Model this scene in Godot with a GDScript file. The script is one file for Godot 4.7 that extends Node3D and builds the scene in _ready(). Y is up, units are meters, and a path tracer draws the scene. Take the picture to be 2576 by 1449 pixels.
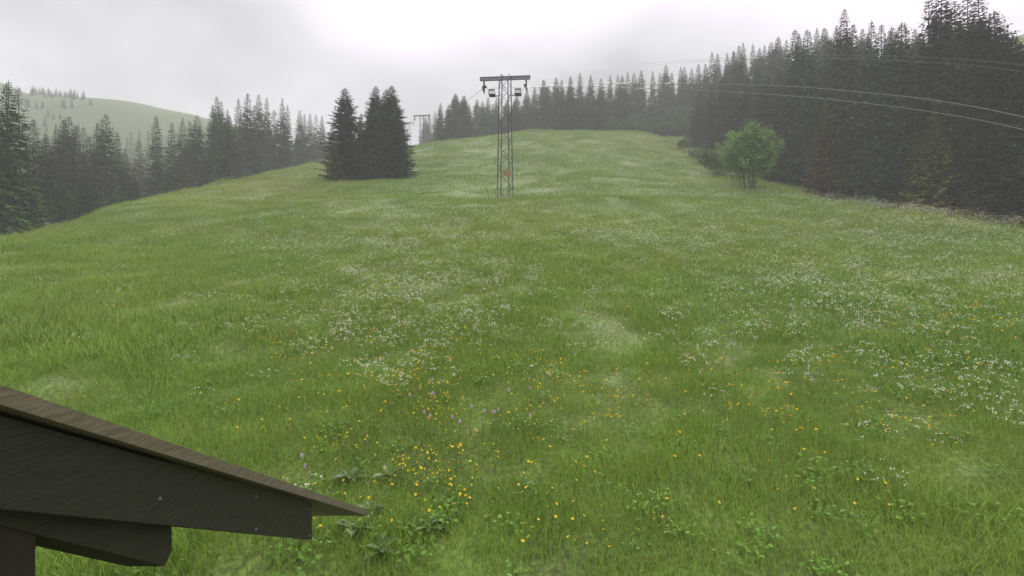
extends Node3D
# A sloping alpine flower meadow in morning mist: spruce forest on both sides, a ski lift
# running uphill, and the verge of a timber hut beside the viewpoint. Eye level is y = 0.

const F := 1288.0                       # photograph measured 2576 pixels wide, 90 degrees across
var rng := RandomNumberGenerator.new()
var lump := FastNoiseLite.new()
var fine := FastNoiseLite.new()
var used := {}
var M := {}
var g_table := PackedFloat32Array()

# ------------------------------------------------------------------ small helpers
func at(u: float, v: float, d: float) -> Vector3:
	return Vector3((u - 1288.0) / F * d, (724.5 - v) / F * d, -d)

func numbered(called: String) -> String:
	if not used.has(called):
		used[called] = 0
		return called
	used[called] += 1
	return "%s_%03d" % [called, used[called]]

func tag(o: Node, label: String, category := "", group := "", kind := "") -> void:
	if label != "": o.set_meta("label", label)
	if category != "": o.set_meta("category", category)
	if group != "": o.set_meta("group", group)
	if kind != "": o.set_meta("kind", kind)

func thing(called: String, where: Vector3, label: String, category: String, group := "") -> Node3D:
	var o := Node3D.new()
	o.name = numbered(called)
	add_child(o)
	o.position = where
	tag(o, label, category, group)
	return o

func part(called: String, mesh: Mesh, mat: Material, parent: Node, where := Vector3.ZERO) -> MeshInstance3D:
	var o := MeshInstance3D.new()
	o.name = called
	o.mesh = mesh
	o.material_override = mat
	parent.add_child(o, true)
	o.position = where
	return o

func copy_of(src: Node3D, called: String, where: Vector3, label: String, group: String) -> Node3D:
	var o: Node3D = src.duplicate()
	o.name = numbered(called)
	add_child(o)
	o.position = where
	tag(o, label, "", group)
	return o

# triangle collector with own normals and colours
class Soup:
	var v := PackedVector3Array()
	var n := PackedVector3Array()
	var c := PackedColorArray()
	func tri(a: Vector3, b: Vector3, d: Vector3, col: Color, flip_up := false) -> void:
		var m := (d - a).cross(b - a)
		if m.length_squared() < 1e-16: return
		m = m.normalized()
		if flip_up and m.y < 0.0:
			v.append_array([a, d, b]); m = -m
		else:
			v.append_array([a, b, d])
		n.append_array([m, m, m]); c.append_array([col, col, col])
	func quad(a: Vector3, b: Vector3, d: Vector3, e: Vector3, col: Color, up := false) -> void:
		tri(a, b, d, col, up); tri(a, d, e, col, up)
	func box(center: Vector3, size: Vector3, basis := Basis.IDENTITY, col := Color.WHITE) -> void:
		var h := size * 0.5
		var p := []
		for i in 8:
			p.append(center + basis * Vector3(h.x if i & 1 else -h.x, h.y if i & 2 else -h.y, h.z if i & 4 else -h.z))
		for f in [[0, 2, 3, 1], [4, 5, 7, 6], [0, 4, 6, 2], [1, 3, 7, 5], [0, 1, 5, 4], [2, 6, 7, 3]]:
			quad(p[f[0]], p[f[1]], p[f[2]], p[f[3]], col)
	func tube(pts: Array, radii: Array, sides: int, col := Color.WHITE, caps := true) -> void:
		var rings := []
		for i in pts.size():
			var t: Vector3 = (pts[min(i + 1, pts.size() - 1)] - pts[max(i - 1, 0)]).normalized()
			var s := t.cross(Vector3.RIGHT if absf(t.x) < 0.8 else Vector3.UP).normalized()
			var w := s.cross(t).normalized()
			var ring := []
			for k in sides:
				var a := TAU * k / sides
				ring.append(pts[i] + (s * cos(a) + w * sin(a)) * radii[i])
			rings.append(ring)
		for i in pts.size() - 1:
			for k in sides:
				var k2 := (k + 1) % sides
				var a: Vector3 = rings[i][k]
				var b: Vector3 = rings[i][k2]
				var d: Vector3 = rings[i + 1][k2]
				var e: Vector3 = rings[i + 1][k]
				var ra: Vector3 = (a - pts[i]).normalized()
				var rb: Vector3 = (b - pts[i]).normalized()
				v.append_array([a, b, d, a, d, e]); n.append_array([ra, rb, rb, ra, rb, ra])
				for q in 6: c.append(col)
		if caps:
			for k in range(1, sides - 1):
				tri(rings[0][0], rings[0][k], rings[0][k + 1], col)
				tri(rings[-1][0], rings[-1][k + 1], rings[-1][k], col)
	func lathe(center: Vector3, axis: Vector3, profile: Array, sides: int, col := Color.WHITE) -> void:
		var s := axis.cross(Vector3.RIGHT if absf(axis.x) < 0.8 else Vector3.UP).normalized()
		var w := s.cross(axis).normalized()
		for i in profile.size() - 1:
			for k in sides:
				var a := TAU * k / sides
				var b := TAU * (k + 1) / sides
				var da := s * cos(a) + w * sin(a)
				var db := s * cos(b) + w * sin(b)
				var p: Vector2 = profile[i]
				var q: Vector2 = profile[i + 1]
				quad(center + da * p.x + axis * p.y, center + db * p.x + axis * p.y, center + db * q.x + axis * q.y, center + da * q.x + axis * q.y, col)
	func mesh() -> ArrayMesh:
		var a := []
		a.resize(Mesh.ARRAY_MAX)
		a[Mesh.ARRAY_VERTEX] = v; a[Mesh.ARRAY_NORMAL] = n; a[Mesh.ARRAY_COLOR] = c
		var m := ArrayMesh.new()
		m.add_surface_from_arrays(Mesh.PRIMITIVE_TRIANGLES, a)
		return m

func lin(r: float, g: float, b: float) -> Color:
	return Color(r, g, b).linear_to_srgb()

func noise_tex(freq: float, a: Color, b: Color, octaves := 4, stretch := Vector2.ONE, seed_ := 5, size := 512) -> ImageTexture:
	var f := FastNoiseLite.new()
	f.seed = seed_; f.frequency = freq; f.fractal_octaves = octaves
	var src := f.get_seamless_image(size, size)
	var im := Image.create(size, size, false, Image.FORMAT_RGB8)
	for y in size:
		for x in size:
			var t := src.get_pixel(int(x * stretch.x) % size, int(y * stretch.y) % size).r
			im.set_pixel(x, y, a.lerp(b, clampf((t - 0.25) * 2.0, 0, 1)))
	im.generate_mipmaps()
	return ImageTexture.create_from_image(im)

func plain(col: Color, rough := 0.8, metal := 0.0) -> StandardMaterial3D:
	var m := StandardMaterial3D.new()
	m.albedo_color = col; m.roughness = rough; m.metallic = metal
	return m

func leafy(rough := 0.7, back := Color(0.25, 0.3, 0.1)) -> StandardMaterial3D:
	var m := StandardMaterial3D.new()
	m.vertex_color_use_as_albedo = true
	m.roughness = rough
	m.metallic_specular = 0.3
	m.cull_mode = BaseMaterial3D.CULL_DISABLED
	if back.r + back.g > 0.0:
		m.backlight_enabled = true
		m.backlight = back
	return m

# ------------------------------------------------------------------ terrain
const G_AT := [[-300.0, -20.0], [-30.0, -7.5], [0.0, -3.05], [4.0, -2.2], [12.0, -0.75], [30.0, 3.2], [50.0, 8.7], [65.0, 13.3], [85.0, 20.9], [105.0, 29.3], [125.0, 38.0], [135.0, 41.2], [145.0, 43.2], [160.0, 45.5], [200.0, 54.0], [230.0, 60.5], [300.0, 68.0], [500.0, 70.0], [1500.0, 72.0]]

func g_exact(d: float) -> float:
	for i in G_AT.size() - 1:
		if d <= G_AT[i + 1][0] or i == G_AT.size() - 2:
			var p0 = G_AT[max(i - 1, 0)]
			var p1 = G_AT[i]
			var p2 = G_AT[i + 1]
			var p3 = G_AT[min(i + 2, G_AT.size() - 1)]
			var m1: float = (p2[1] - p0[1]) / (p2[0] - p0[0])
			var m2: float = (p3[1] - p1[1]) / (p3[0] - p1[0])
			var h: float = p2[0] - p1[0]
			var t: float = clampf((d - p1[0]) / h, 0, 1)
			var t2 := t * t
			var t3 := t2 * t
			return (2 * t3 - 3 * t2 + 1) * p1[1] + (t3 - 2 * t2 + t) * h * m1 + (-2 * t3 + 3 * t2) * p2[1] + (t3 - t2) * h * m2
	return 0.0

func g(d: float) -> float:
	var k := clampf(d + 300.0, 0.0, 1490.0)
	var i := int(k)
	return lerpf(g_table[i], g_table[i + 1], k - i)

func soft(t: float, w: float) -> float:          # a rounded max(t, 0)
	return 0.5 * (t + sqrt(t * t + w * w)) - 0.5 * w * w / (absf(t) + w) * 0.5

const RIDGE := [[-352.8, 129.2], [-264.6, 107.7], [-249.5, 101.4], [-225.5, 98.3], [-192.8, 95.1], [-160.0, 89.5], [-119.7, 78.1], [-75.6, 63.0], [0.0, 44.1], [37.8, 34.6]]

func ridge(x: float) -> float:
	for i in RIDGE.size() - 1:
		if x <= RIDGE[i + 1][0]:
			return lerpf(RIDGE[i][1], RIDGE[i + 1][1], clampf((x - RIDGE[i][0]) / (RIDGE[i + 1][0] - RIDGE[i][0]), 0, 1))
	return 34.6

func ground_y(x: float, d: float) -> float:
	var y := g(d)
	y -= 0.12 * maxf(0.0, 5.0 - x) * smoothstep(60.0, 140.0, d) * (1.0 if x > -60.0 else 65.0 / (5.0 - x))
	y += lump.get_noise_2d(x, d) * 0.55 + fine.get_noise_2d(x, d) * 0.10
	# a low hump with a hollow behind it across the upper meadow
	y += 0.7 * exp(-pow((d - 43.0 - 0.15 * x) / 2.6, 2.0) - pow((x - 8.0) / 8.0, 2.0))
	if x < -20.0:
		var edge := -40.0 + 9.0 * smoothstep(62.0, 26.0, d) + lump.get_noise_2d(0.0, d * 1.7) * 2.5
		y -= minf(0.5 * soft(edge - x, 5.0), 22.0)
		if d > 100.0:
			var s := smoothstep(100.0, 268.0, d)
			var lin_s := clampf((d - 100.0) / 164.0, 0.0, 1.0)
			var hill := (ridge(x) + lump.get_noise_2d(x * 0.2, d * 0.2) * 3.0) * lerpf(s, lin_s, 0.6) - 2.0 * maxf(0.0, d - 268.0) * 0.15
			y = lerpf(y, maxf(y, hill), smoothstep(-45.0, -75.0, x))
	if x > 28.0:
		y -= 1.7 * smoothstep(30.0, 40.0, x + lump.get_noise_2d(40.0, d * 1.5) * 2.0)
		y += 0.34 * (90.0 - soft(90.0 - soft(x - 47.0, 6.0), 30.0))
	return y

func on_ground(x: float, d: float, sink := 0.0) -> Vector3:
	return Vector3(x, ground_y(x, d) - sink, -d)

func ground_at(u: float, v: float) -> Vector3:
	var xr := (u - 1288.0) / F
	var r := (724.5 - v) / F
	var lo := 1.5
	var hi := 1.5
	while hi < 160.0 and r * hi > ground_y(xr * hi, hi):
		lo = hi
		hi *= 1.08
	for k in 8:
		var mid := 0.5 * (lo + hi)
		if r * mid > ground_y(xr * mid, mid): lo = mid
		else: hi = mid
	return on_ground(xr * hi, hi)

func build_terrain() -> void:
	var xs := []
	var ds := []
	var x := -58.0
	while x <= 62.0:
		xs.append(x); x += 0.8
	var step := 1.2
	x = 62.0
	while x < 230.0:
		x += step; step *= 1.12; xs.append(x)
	step = 1.2
	x = -58.0
	while x > -370.0:
		x -= step; step *= 1.07; xs.push_front(x)
	var d := -60.0
	while d < 400.0:
		ds.append(d)
		d += 6.0 if d < -6.0 else (0.5 if d < 30.0 else (0.9 if d < 150.0 else 2.0 + (d - 150.0) * 0.03))
	var nx := xs.size()
	var nd := ds.size()
	var v := PackedVector3Array(); var n := PackedVector3Array(); var c := PackedColorArray(); var idx := PackedInt32Array()
	v.resize(nx * nd); n.resize(nx * nd); c.resize(nx * nd)
	for j in nd:
		for i in nx:
			v[j * nx + i] = Vector3(xs[i], ground_y(xs[i], ds[j]), -ds[j])
	for j in nd:
		for i in nx:
			var a := v[j * nx + mini(i + 1, nx - 1)] - v[j * nx + maxi(i - 1, 0)]
			var b := v[mini(j + 1, nd - 1) * nx + i] - v[maxi(j - 1, 0) * nx + i]
			n[j * nx + i] = a.cross(b).normalized()
			var p := v[j * nx + i]
			# thatch and soil show between the blades, in patches of their own
			c[j * nx + i] = sward_colour(p.x, -p.z).lerp(Color(0.15, 0.15, 0.07), clampf(0.35 + 0.5 * fine.get_noise_2d(p.x * 3.0, p.z * 3.0), 0.0, 0.8))
			if p.x < -60.0 and p.z < -140.0:                  # cropped cool green pasture of the hill
				c[j * nx + i] = c[j * nx + i].lerp(Color(0.11, 0.185, 0.075), 0.8)
	for j in nd - 1:
		for i in nx - 1:
			var a := j * nx + i
			idx.append_array([a, a + nx + 1, a + 1, a, a + nx, a + nx + 1])
	var arr := []
	arr.resize(Mesh.ARRAY_MAX)
	arr[Mesh.ARRAY_VERTEX] = v; arr[Mesh.ARRAY_NORMAL] = n; arr[Mesh.ARRAY_COLOR] = c; arr[Mesh.ARRAY_INDEX] = idx
	var m := ArrayMesh.new()
	m.add_surface_from_arrays(Mesh.PRIMITIVE_TRIANGLES, arr)
	var mat := plain(Color.WHITE, 0.95)
	mat.vertex_color_use_as_albedo = true
	mat.albedo_texture = noise_tex(0.05, Color(0.62, 0.62, 0.6), Color(1, 1, 1), 5)
	mat.uv1_triplanar = true
	mat.uv1_world_triplanar = true
	mat.uv1_scale = Vector3.ONE * 0.37
	var o := part("terrain", m, mat, self)
	tag(o, "green sloping alpine meadow rising to a forested brow and hillside", "", "", "structure")

# colour of the sward: fresh green with olive and yellowish drifts, as real patches of plants
func sward_colour(x: float, d: float) -> Color:
	var a := lump.get_noise_2d(x * 0.5 + 80.0, d * 0.5)
	var b := fine.get_noise_2d(x * 0.35, d * 0.35 + 50.0)
	var c := Color(0.185, 0.30, 0.038)
	c = c.lerp(Color(0.26, 0.305, 0.058), clampf(0.3 + a, 0.0, 0.9))
	c = c.lerp(Color(0.14, 0.265, 0.036), clampf(0.15 + b, 0.0, 0.7))
	return c

# ------------------------------------------------------------------ vegetation meshes
func grass_clump(blades: int, radius: float, h0: float, h1: float, width: float, segs: int, seed_: int) -> ArrayMesh:
	var r := RandomNumberGenerator.new()
	r.seed = seed_
	var s := Soup.new()
	for i in blades:
		var a := r.randf() * TAU
		var rad := radius * sqrt(r.randf())
		var p := Vector3(cos(a) * rad, -0.03, sin(a) * rad)
		var yaw := r.randf() * TAU
		var dir := Vector3(cos(yaw), 0, sin(yaw))
		var side := Vector3(-dir.z, 0, dir.x)
		var h := r.randf_range(h0, h1)
		var bend := h * r.randf_range(0.1, 0.75)
		var w := width * r.randf_range(0.7, 1.3)
		var t := r.randf()
		var col := Color(1, 1, 1).lerp(Color(1.25, 1.1, 0.9), t * 0.7) * r.randf_range(0.75, 1.15)
		if r.randf() < 0.06: col = Color(1.7, 1.25, 1.6) * r.randf_range(0.8, 1.1)      # a dry stalk
		if r.randf() < 0.025:
			h *= 1.8; bend *= 0.6; w *= 0.6; col = Color(1.5, 1.25, 1.5)       # a flowering stalk
		var q := p
		for k in segs:
			var f1 := float(k + 1) / segs
			var e := p + Vector3(0, h * (f1 - 0.25 * f1 * f1), 0) + dir * bend * f1 * f1
			var w0 := w * (1.0 - 0.75 * float(k) / segs) * 0.5
			var w1 := w * (1.0 - 0.75 * f1) * 0.5
			if k == segs - 1: s.tri(q - side * w0, q + side * w0, e, col, true)
			else: s.quad(q - side * w0, q + side * w0, e + side * w1, e - side * w1, col, true)
			q = e
	return s.mesh()

func herb_clump(seed_: int) -> ArrayMesh:       # low broad leaves between the grass
	var r := RandomNumberGenerator.new()
	r.seed = seed_
	var s := Soup.new()
	for i in 26:
		var a := r.randf() * TAU
		var dir := Vector3(cos(a), 0, sin(a))
		var side := Vector3(-dir.z, 0, dir.x)
		var p := Vector3(r.randf_range(-0.16, 0.16), r.randf_range(0.02, 0.13), r.randf_range(-0.16, 0.16))
		var l := r.randf_range(0.03, 0.065)
		var w := l * r.randf_range(0.22, 0.4)
		var q := p + dir * l * 0.35 + Vector3(0, l * r.randf_range(0.1, 0.5), 0)
		var q2 := p + dir * l * 0.75 + Vector3(0, l * r.randf_range(0.0, 0.5), 0)
		var e := p + dir * l + Vector3(0, l * r.randf_range(-0.2, 0.4), 0)
		var col := Color(0.75, 0.95, 0.75) * r.randf_range(0.55, 0.95)
		s.tri(p, q + side * w, q - side * w, col, true)
		s.quad(q - side * w, q + side * w, q2 + side * w * 0.85, q2 - side * w * 0.85, col, true)
		s.tri(e, q2 + side * w * 0.85, q2 - side * w * 0.85, col, true)
	return s.mesh()

func flower_clump(kind: String, seed_: int) -> ArrayMesh:
	var r := RandomNumberGenerator.new()
	r.seed = seed_
	var s := Soup.new()
	var n := {"white": 9, "yellow": 5, "sorrel": 6}[kind] as int
	for i in n:
		var a := r.randf() * TAU
		var rad := r.randf_range(0.02, 0.3)
		var p := Vector3(cos(a) * rad, 0, sin(a) * rad)
		var h := r.randf_range(0.34, 0.58)
		var top := p + Vector3(r.randf_range(-0.08, 0.08), h, r.randf_range(-0.08, 0.08))
		var sd := Vector3(cos(a * 3.0), 0, sin(a * 3.0)) * 0.003
		s.tri(p - sd, p + sd, top, Color(0.17, 0.25, 0.05))
		if kind == "white":
			var heads := 3 + int(r.randf() * 4)
			for k in heads:
				var q := top + Vector3(r.randf_range(-0.035, 0.035), r.randf_range(-0.02, 0.02), r.randf_range(-0.035, 0.035))
				var z := r.randf_range(0.006, 0.0125)
				var col := Color(0.62, 0.65, 0.5) * r.randf_range(0.65, 1.15)
				for m in 4:
					var b := TAU * m / 4.0 + a
					s.tri(q + Vector3(0, z * 0.9, 0), q + Vector3(cos(b), 0, sin(b)) * z, q + Vector3(cos(b + PI * 0.5), 0, sin(b + PI * 0.5)) * z, col, true)
		elif kind == "yellow":
			var z := r.randf_range(0.011, 0.016)
			var tilt := Basis(Vector3(r.randf_range(-1, 1), 0, r.randf_range(-1, 1)).normalized(), r.randf_range(0, 0.8))
			for m in 5:
				var b := TAU * m / 5.0
				s.tri(top, top + tilt * Vector3(cos(b) * z, z * 0.6, sin(b) * z), top + tilt * Vector3(cos(b + 1.15) * z, z * 0.6, sin(b + 1.15) * z), Color(0.72, 0.47, 0.015) * r.randf_range(0.8, 1.1), true)
		else:
			for m in 7:
				var q := top - Vector3(0, m * 0.022, 0)
				var b := r.randf() * TAU
				s.tri(q, q + Vector3(cos(b), 0.5, sin(b)) * 0.012, q + Vector3(cos(b + 1.2), -0.4, sin(b + 1.2)) * 0.012, Color(0.19, 0.12, 0.05) * r.randf_range(0.8, 1.2))
	return s.mesh()

# a spruce of height 20: trunk and crown meshes
func spruce_trunk(seed_: int) -> ArrayMesh:
	var r := RandomNumberGenerator.new()
	r.seed = seed_
	var s := Soup.new()
	var pts := []
	var radii := []
	for i in 9:
		var t := i / 8.0
		pts.append(Vector3(r.randf_range(-0.06, 0.06) * t, -0.5 + 20.4 * t, r.randf_range(-0.06, 0.06) * t))
		radii.append(lerpf(0.27, 0.02, pow(t, 0.8)) + (0.12 if i == 0 else 0.0))
	s.tube(pts, radii, 7, Color(0.07, 0.055, 0.04))
	for i in 26:                                  # dead branch stubs
		var y := r.randf_range(0.8, 9.0)
		var a := r.randf() * TAU
		var o := Vector3(cos(a), r.randf_range(-0.5, 0.0), sin(a))
		s.tube([Vector3(0, y, 0), Vector3(0, y, 0) + o * r.randf_range(0.5, 1.3)], [0.022, 0.006], 3, Color(0.06, 0.052, 0.045), false)
	return s.mesh()

func spruce_crown(seed_: int, rad: float, low: float, density: float, droop: float, gap: float, tint: Color, power := 0.8) -> ArrayMesh:
	var r := RandomNumberGenerator.new()
	r.seed = seed_
	var s := Soup.new()
	var y := low
	while y < 19.75:
		var t := (y - low) / (20.0 - low)
		var reach := rad * pow(1.0 - t, power) * r.randf_range(0.84, 1.12) + 0.07
		if t < 0.1: reach *= lerpf(0.8, 1.0, t / 0.1)
		var n := int(round(lerpf(8.5, 7.0, t)))
		var a0 := r.randf() * TAU
		for k in n:
			if r.randf() < gap: continue
			var a := a0 + TAU * (k + r.randf_range(-0.35, 0.35)) / n
			var l := reach * r.randf_range(0.72, 1.16)
			var dir := Vector3(cos(a), 0, sin(a))
			var side := Vector3(-dir.z, 0, dir.x)
			var start := Vector3(0, y + r.randf_range(-0.2, 0.2) * (1.0 - 0.7 * t), 0)
			var rise := lerpf(-0.30 - droop, 0.28, pow(t, 1.6)) + r.randf_range(-0.1, 0.1)
			var shade := r.randf_range(0.7, 1.25)
			var steps := maxi(2, int(l / (0.27 / density)))
			for i in range(1, steps + 1):
				var f := float(i) / steps
				if f < 0.14 and t < 0.85: continue
				var p := start + dir * (l * f) + Vector3(0, rise * l * (f - 0.25 * f * f) + 0.1 * l * f * f * f, 0)
				var wide := minf(0.8, 0.17 + 0.29 * l) * (1.12 - 0.7 * f)
				for q in [-1.0, 1.0, 0.0]:
					var sp := wide * r.randf_range(0.75, 1.3)
					var o: Vector3
					if q == 0.0: o = dir * sp * 0.35 + Vector3(0, -sp * r.randf_range(0.5, 1.0) * (1.0 - 0.6 * t), 0) + side * sp * r.randf_range(-0.35, 0.35)
					else: o = (dir * r.randf_range(0.35, 0.75) + side * q * r.randf_range(0.6, 1.0) + Vector3(0, r.randf_range(-0.55, -0.1) * (1.0 - 0.5 * t), 0)) * sp
					var across := o.cross(Vector3(r.randf_range(-0.4, 0.4), 1, r.randf_range(-0.4, 0.4))).normalized() * sp * r.randf_range(0.28, 0.42)
					var col := tint * (shade * r.randf_range(0.75, 1.25))
					if r.randf() < 0.05 + 0.33 * f * f: col = Color(tint.r * 1.7 + 0.01, tint.g * 1.8 + 0.014, tint.b * 1.25) * r.randf_range(0.9, 1.3)     # new shoots
					s.tri(p - across * 0.4, p + o * 0.5 + across, p + o, col, true)
					s.tri(p + across * 0.4, p + o, p + o * 0.55 - across, col, true)
		y += lerpf(0.56, 0.24, smoothstep(0.35, 0.95, t)) / (0.5 + 0.5 * density)
	# leader
	s.tube([Vector3(0, 19.3, 0), Vector3(0, 20.0, 0)], [0.05, 0.012], 4, tint)
	return s.mesh()

func broadleaf(seed_: int, height: float, spread: float, stems: int, leaves: int, leaf: float, tint: Color) -> Array:
	var r := RandomNumberGenerator.new()
	r.seed = seed_
	var wood := Soup.new()
	var s := Soup.new()
	var tips := []
	for i in stems:
		var a := TAU * i / stems + r.randf_range(-0.3, 0.3)
		var out := r.randf_range(0.25, 0.9)
		var base := Vector3(cos(a), 0, sin(a)) * r.randf_range(0.05, 0.14) * spread
		var pts := [base - Vector3(0, 0.3, 0)]
		var radii := [0.0095 * height * r.randf_range(0.7, 1.1)]
		for k in range(1, 5):
			var f := k / 4.0
			pts.append(base + Vector3(cos(a), 0, sin(a)) * spread * 0.5 * out * pow(f, 1.3) + Vector3(r.randf_range(-0.1, 0.1), height * 0.72 * f, r.randf_range(-0.1, 0.1)))
			radii.append(radii[0] * (1.0 - 0.75 * f))
		wood.tube(pts, radii, 6, Color(0.10, 0.09, 0.075))
		for k in 7:
			var from: Vector3 = pts[2].lerp(pts[4], r.randf())
			var b := a + r.randf_range(-1.6, 1.6)
			var to := from + Vector3(cos(b), r.randf_range(0.1, 0.9), sin(b)) * spread * r.randf_range(0.10, 0.24)
			wood.tube([from, to], [radii[0] * 0.35, 0.006], 4, Color(0.09, 0.085, 0.07), false)
			tips.append(to)
	# leaf sprays in clumps over an uneven dome
	var clumps := []
	for i in int(leaves / 45.0):
		var a := r.randf() * TAU
		var e := asin(r.randf_range(-0.92, 1.0))
		var rr := r.randf_range(0.55, 1.0)
		var lob := 1.0 + 0.2 * sin(a * 3.0 + e * 4.0 + seed_) + 0.1 * sin(a * 7.0)
		clumps.append(Vector3(cos(a) * cos(e) * spread * 0.5 * rr * lob, height * 0.56 + sin(e) * height * 0.43 * rr * lob, sin(a) * cos(e) * spread * 0.5 * rr * lob))
	clumps.append_array(tips)
	for c in clumps:
		var cr := spread * r.randf_range(0.035, 0.065)
		var sh := r.randf_range(0.6, 1.3)
		for k in 45:
			var p: Vector3 = c + Vector3(r.randfn(0, 1), r.randfn(0, 0.75), r.randfn(0, 1)) * cr
			var o := Vector3(r.randf_range(-1, 1), r.randf_range(-0.9, 0.25), r.randf_range(-1, 1)).normalized() * leaf * r.randf_range(0.7, 1.3)
			var w := o.cross(Vector3(r.randf_range(-0.4, 0.4), 1, r.randf_range(-0.4, 0.4))).normalized() * leaf * 0.3
			var col := tint * (sh * r.randf_range(0.75, 1.25))
			s.tri(p, p + o * 0.5 + w, p + o, col, true)
			s.tri(p, p + o, p + o * 0.5 - w, col, true)
	return [wood.mesh(), s.mesh()]

# ------------------------------------------------------------------ trees
var spruces := {}

func prepare_spruces() -> void:
	var kinds := {
		"dark": [11, 3.9, 0.7, 1.0, 0.12, 0.05, Color(0.066, 0.116, 0.036), 0.82],
		"dark2": [23, 4.4, 1.1, 1.0, 0.2, 0.1, Color(0.056, 0.102, 0.033), 0.76],
		"dark3": [37, 3.5, 0.9, 1.0, 0.05, 0.08, Color(0.076, 0.122, 0.040), 0.86],
		"broad": [41, 4.9, 0.35, 1.15, 0.15, 0.04, Color(0.058, 0.100, 0.035), 0.76],
		"sparse": [53, 3.3, 1.6, 0.85, 0.3, 0.22, Color(0.064, 0.106, 0.038), 0.76],
		"young": [67, 4.2, 0.3, 1.1, 0.0, 0.03, Color(0.15, 0.235, 0.055), 0.95],
		"olive": [71, 3.9, 0.3, 1.1, 0.05, 0.04, Color(0.15, 0.17, 0.052), 0.85],
		"blue": [79, 4.4, 0.3, 1.1, 0.0, 0.03, Color(0.095, 0.165, 0.085), 0.95],
		"far": [83, 3.6, 0.6, 0.6, 0.1, 0.1, Color(0.064, 0.110, 0.036), 0.82],
		"far2": [97, 3.2, 0.9, 0.55, 0.1, 0.15, Color(0.058, 0.100, 0.035), 0.8],
	}
	for k in kinds:
		var a = kinds[k]
		spruces[k] = [spruce_trunk(a[0]), spruce_crown(a[0], a[1], a[2], a[3], a[4], a[5], a[6], a[7])]

func spruce(kind: String, x: float, d: float, height: float, wide: float, label: String, group: String, lean := 0.0) -> Node3D:
	var look: String = {"dark": "dense ", "dark2": "broad drooping ", "dark3": "slim ", "broad": "wide-skirted "}.get(kind, "")
	var o := thing("spruce_tree", on_ground(x, d, 0.1), (look if group != "" else "") + label, "tree", group)
	var k := height / 20.0
	o.rotation = Vector3(0, rng.randf() * TAU, lean)
	o.scale = Vector3(k * wide, k, k * wide)
	part("trunk", spruces[kind][0], M.bark, o)
	part("crown", spruces[kind][1], M.needles[rng.randi() % 5], o)
	return o

func spruce_px(kind: String, u: float, v: float, d: float, wide: float, label: String, group: String, lean := 0.0) -> void:
	var p := at(u, v, d)
	var h := p.y - ground_y(p.x, d) + 0.1
	spruce(kind, p.x, d, h, wide * clampf(20.0 / h, 0.8, 1.35), label, group, lean)

func pick(a: Array):
	return a[rng.randi() % a.size()]

const SKY_L := [[-400.0, 200.0], [0.0, 240.0], [60.0, 305.0], [150.0, 330.0], [260.0, 325.0], [330.0, 352.0], [400.0, 318.0], [500.0, 310.0], [550.0, 280.0], [700.0, 282.0], [760.0, 305.0], [830.0, 310.0]]
const SKY_R := [[1040.0, 300.0], [1100.0, 280.0], [1200.0, 270.0], [1300.0, 242.0], [1370.0, 222.0], [1500.0, 212.0], [1600.0, 195.0], [1700.0, 186.0], [1770.0, 175.0], [1800.0, 150.0], [1860.0, 128.0], [1960.0, 108.0], [2050.0, 84.0], [2300.0, 88.0], [2360.0, 50.0], [2480.0, 40.0], [2540.0, 105.0], [2600.0, 130.0], [3200.0, 130.0]]

func along(list: Array, u: float) -> float:
	for i in list.size() - 1:
		if u <= list[i + 1][0]:
			return lerpf(list[i][1], list[i + 1][1], clampf((u - list[i][0]) / (list[i + 1][0] - list[i][0]), 0, 1))
	return list[-1][1]

func fill_forest(n: int, x0: float, x1: float, d0: float, d1: float, sky: Array, kinds: Array, spacing: float, hmin: float, hmax: float, label: String, group: String, taken: Array) -> void:
	var tries := 0
	var made := 0
	while made < n and tries < n * 40:
		tries += 1
		var d := rng.randf_range(d0, d1)
		var x := rng.randf_range(x0, x1)
		if absf(x) > d * 1.12 + 2.0: continue
		var near := false
		for q in taken:
			if (q as Vector2).distance_squared_to(Vector2(x, d)) < spacing * spacing: near = true; break
		if near: continue
		var y := ground_y(x, d)
		var u := 1288.0 + x / d * F
		var h := rng.randf_range(hmin, hmax)
		h = minf(h, (724.5 - along(sky, u) - rng.randf_range(0.0, 30.0)) / F * d - y)
		if h < 6.0: continue
		taken.append(Vector2(x, d))
		spruce(pick(kinds), x, d, h, rng.randf_range(0.9, 1.2) * clampf(18.0 / h, 0.85, 1.4), label, group)
		made += 1

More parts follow.
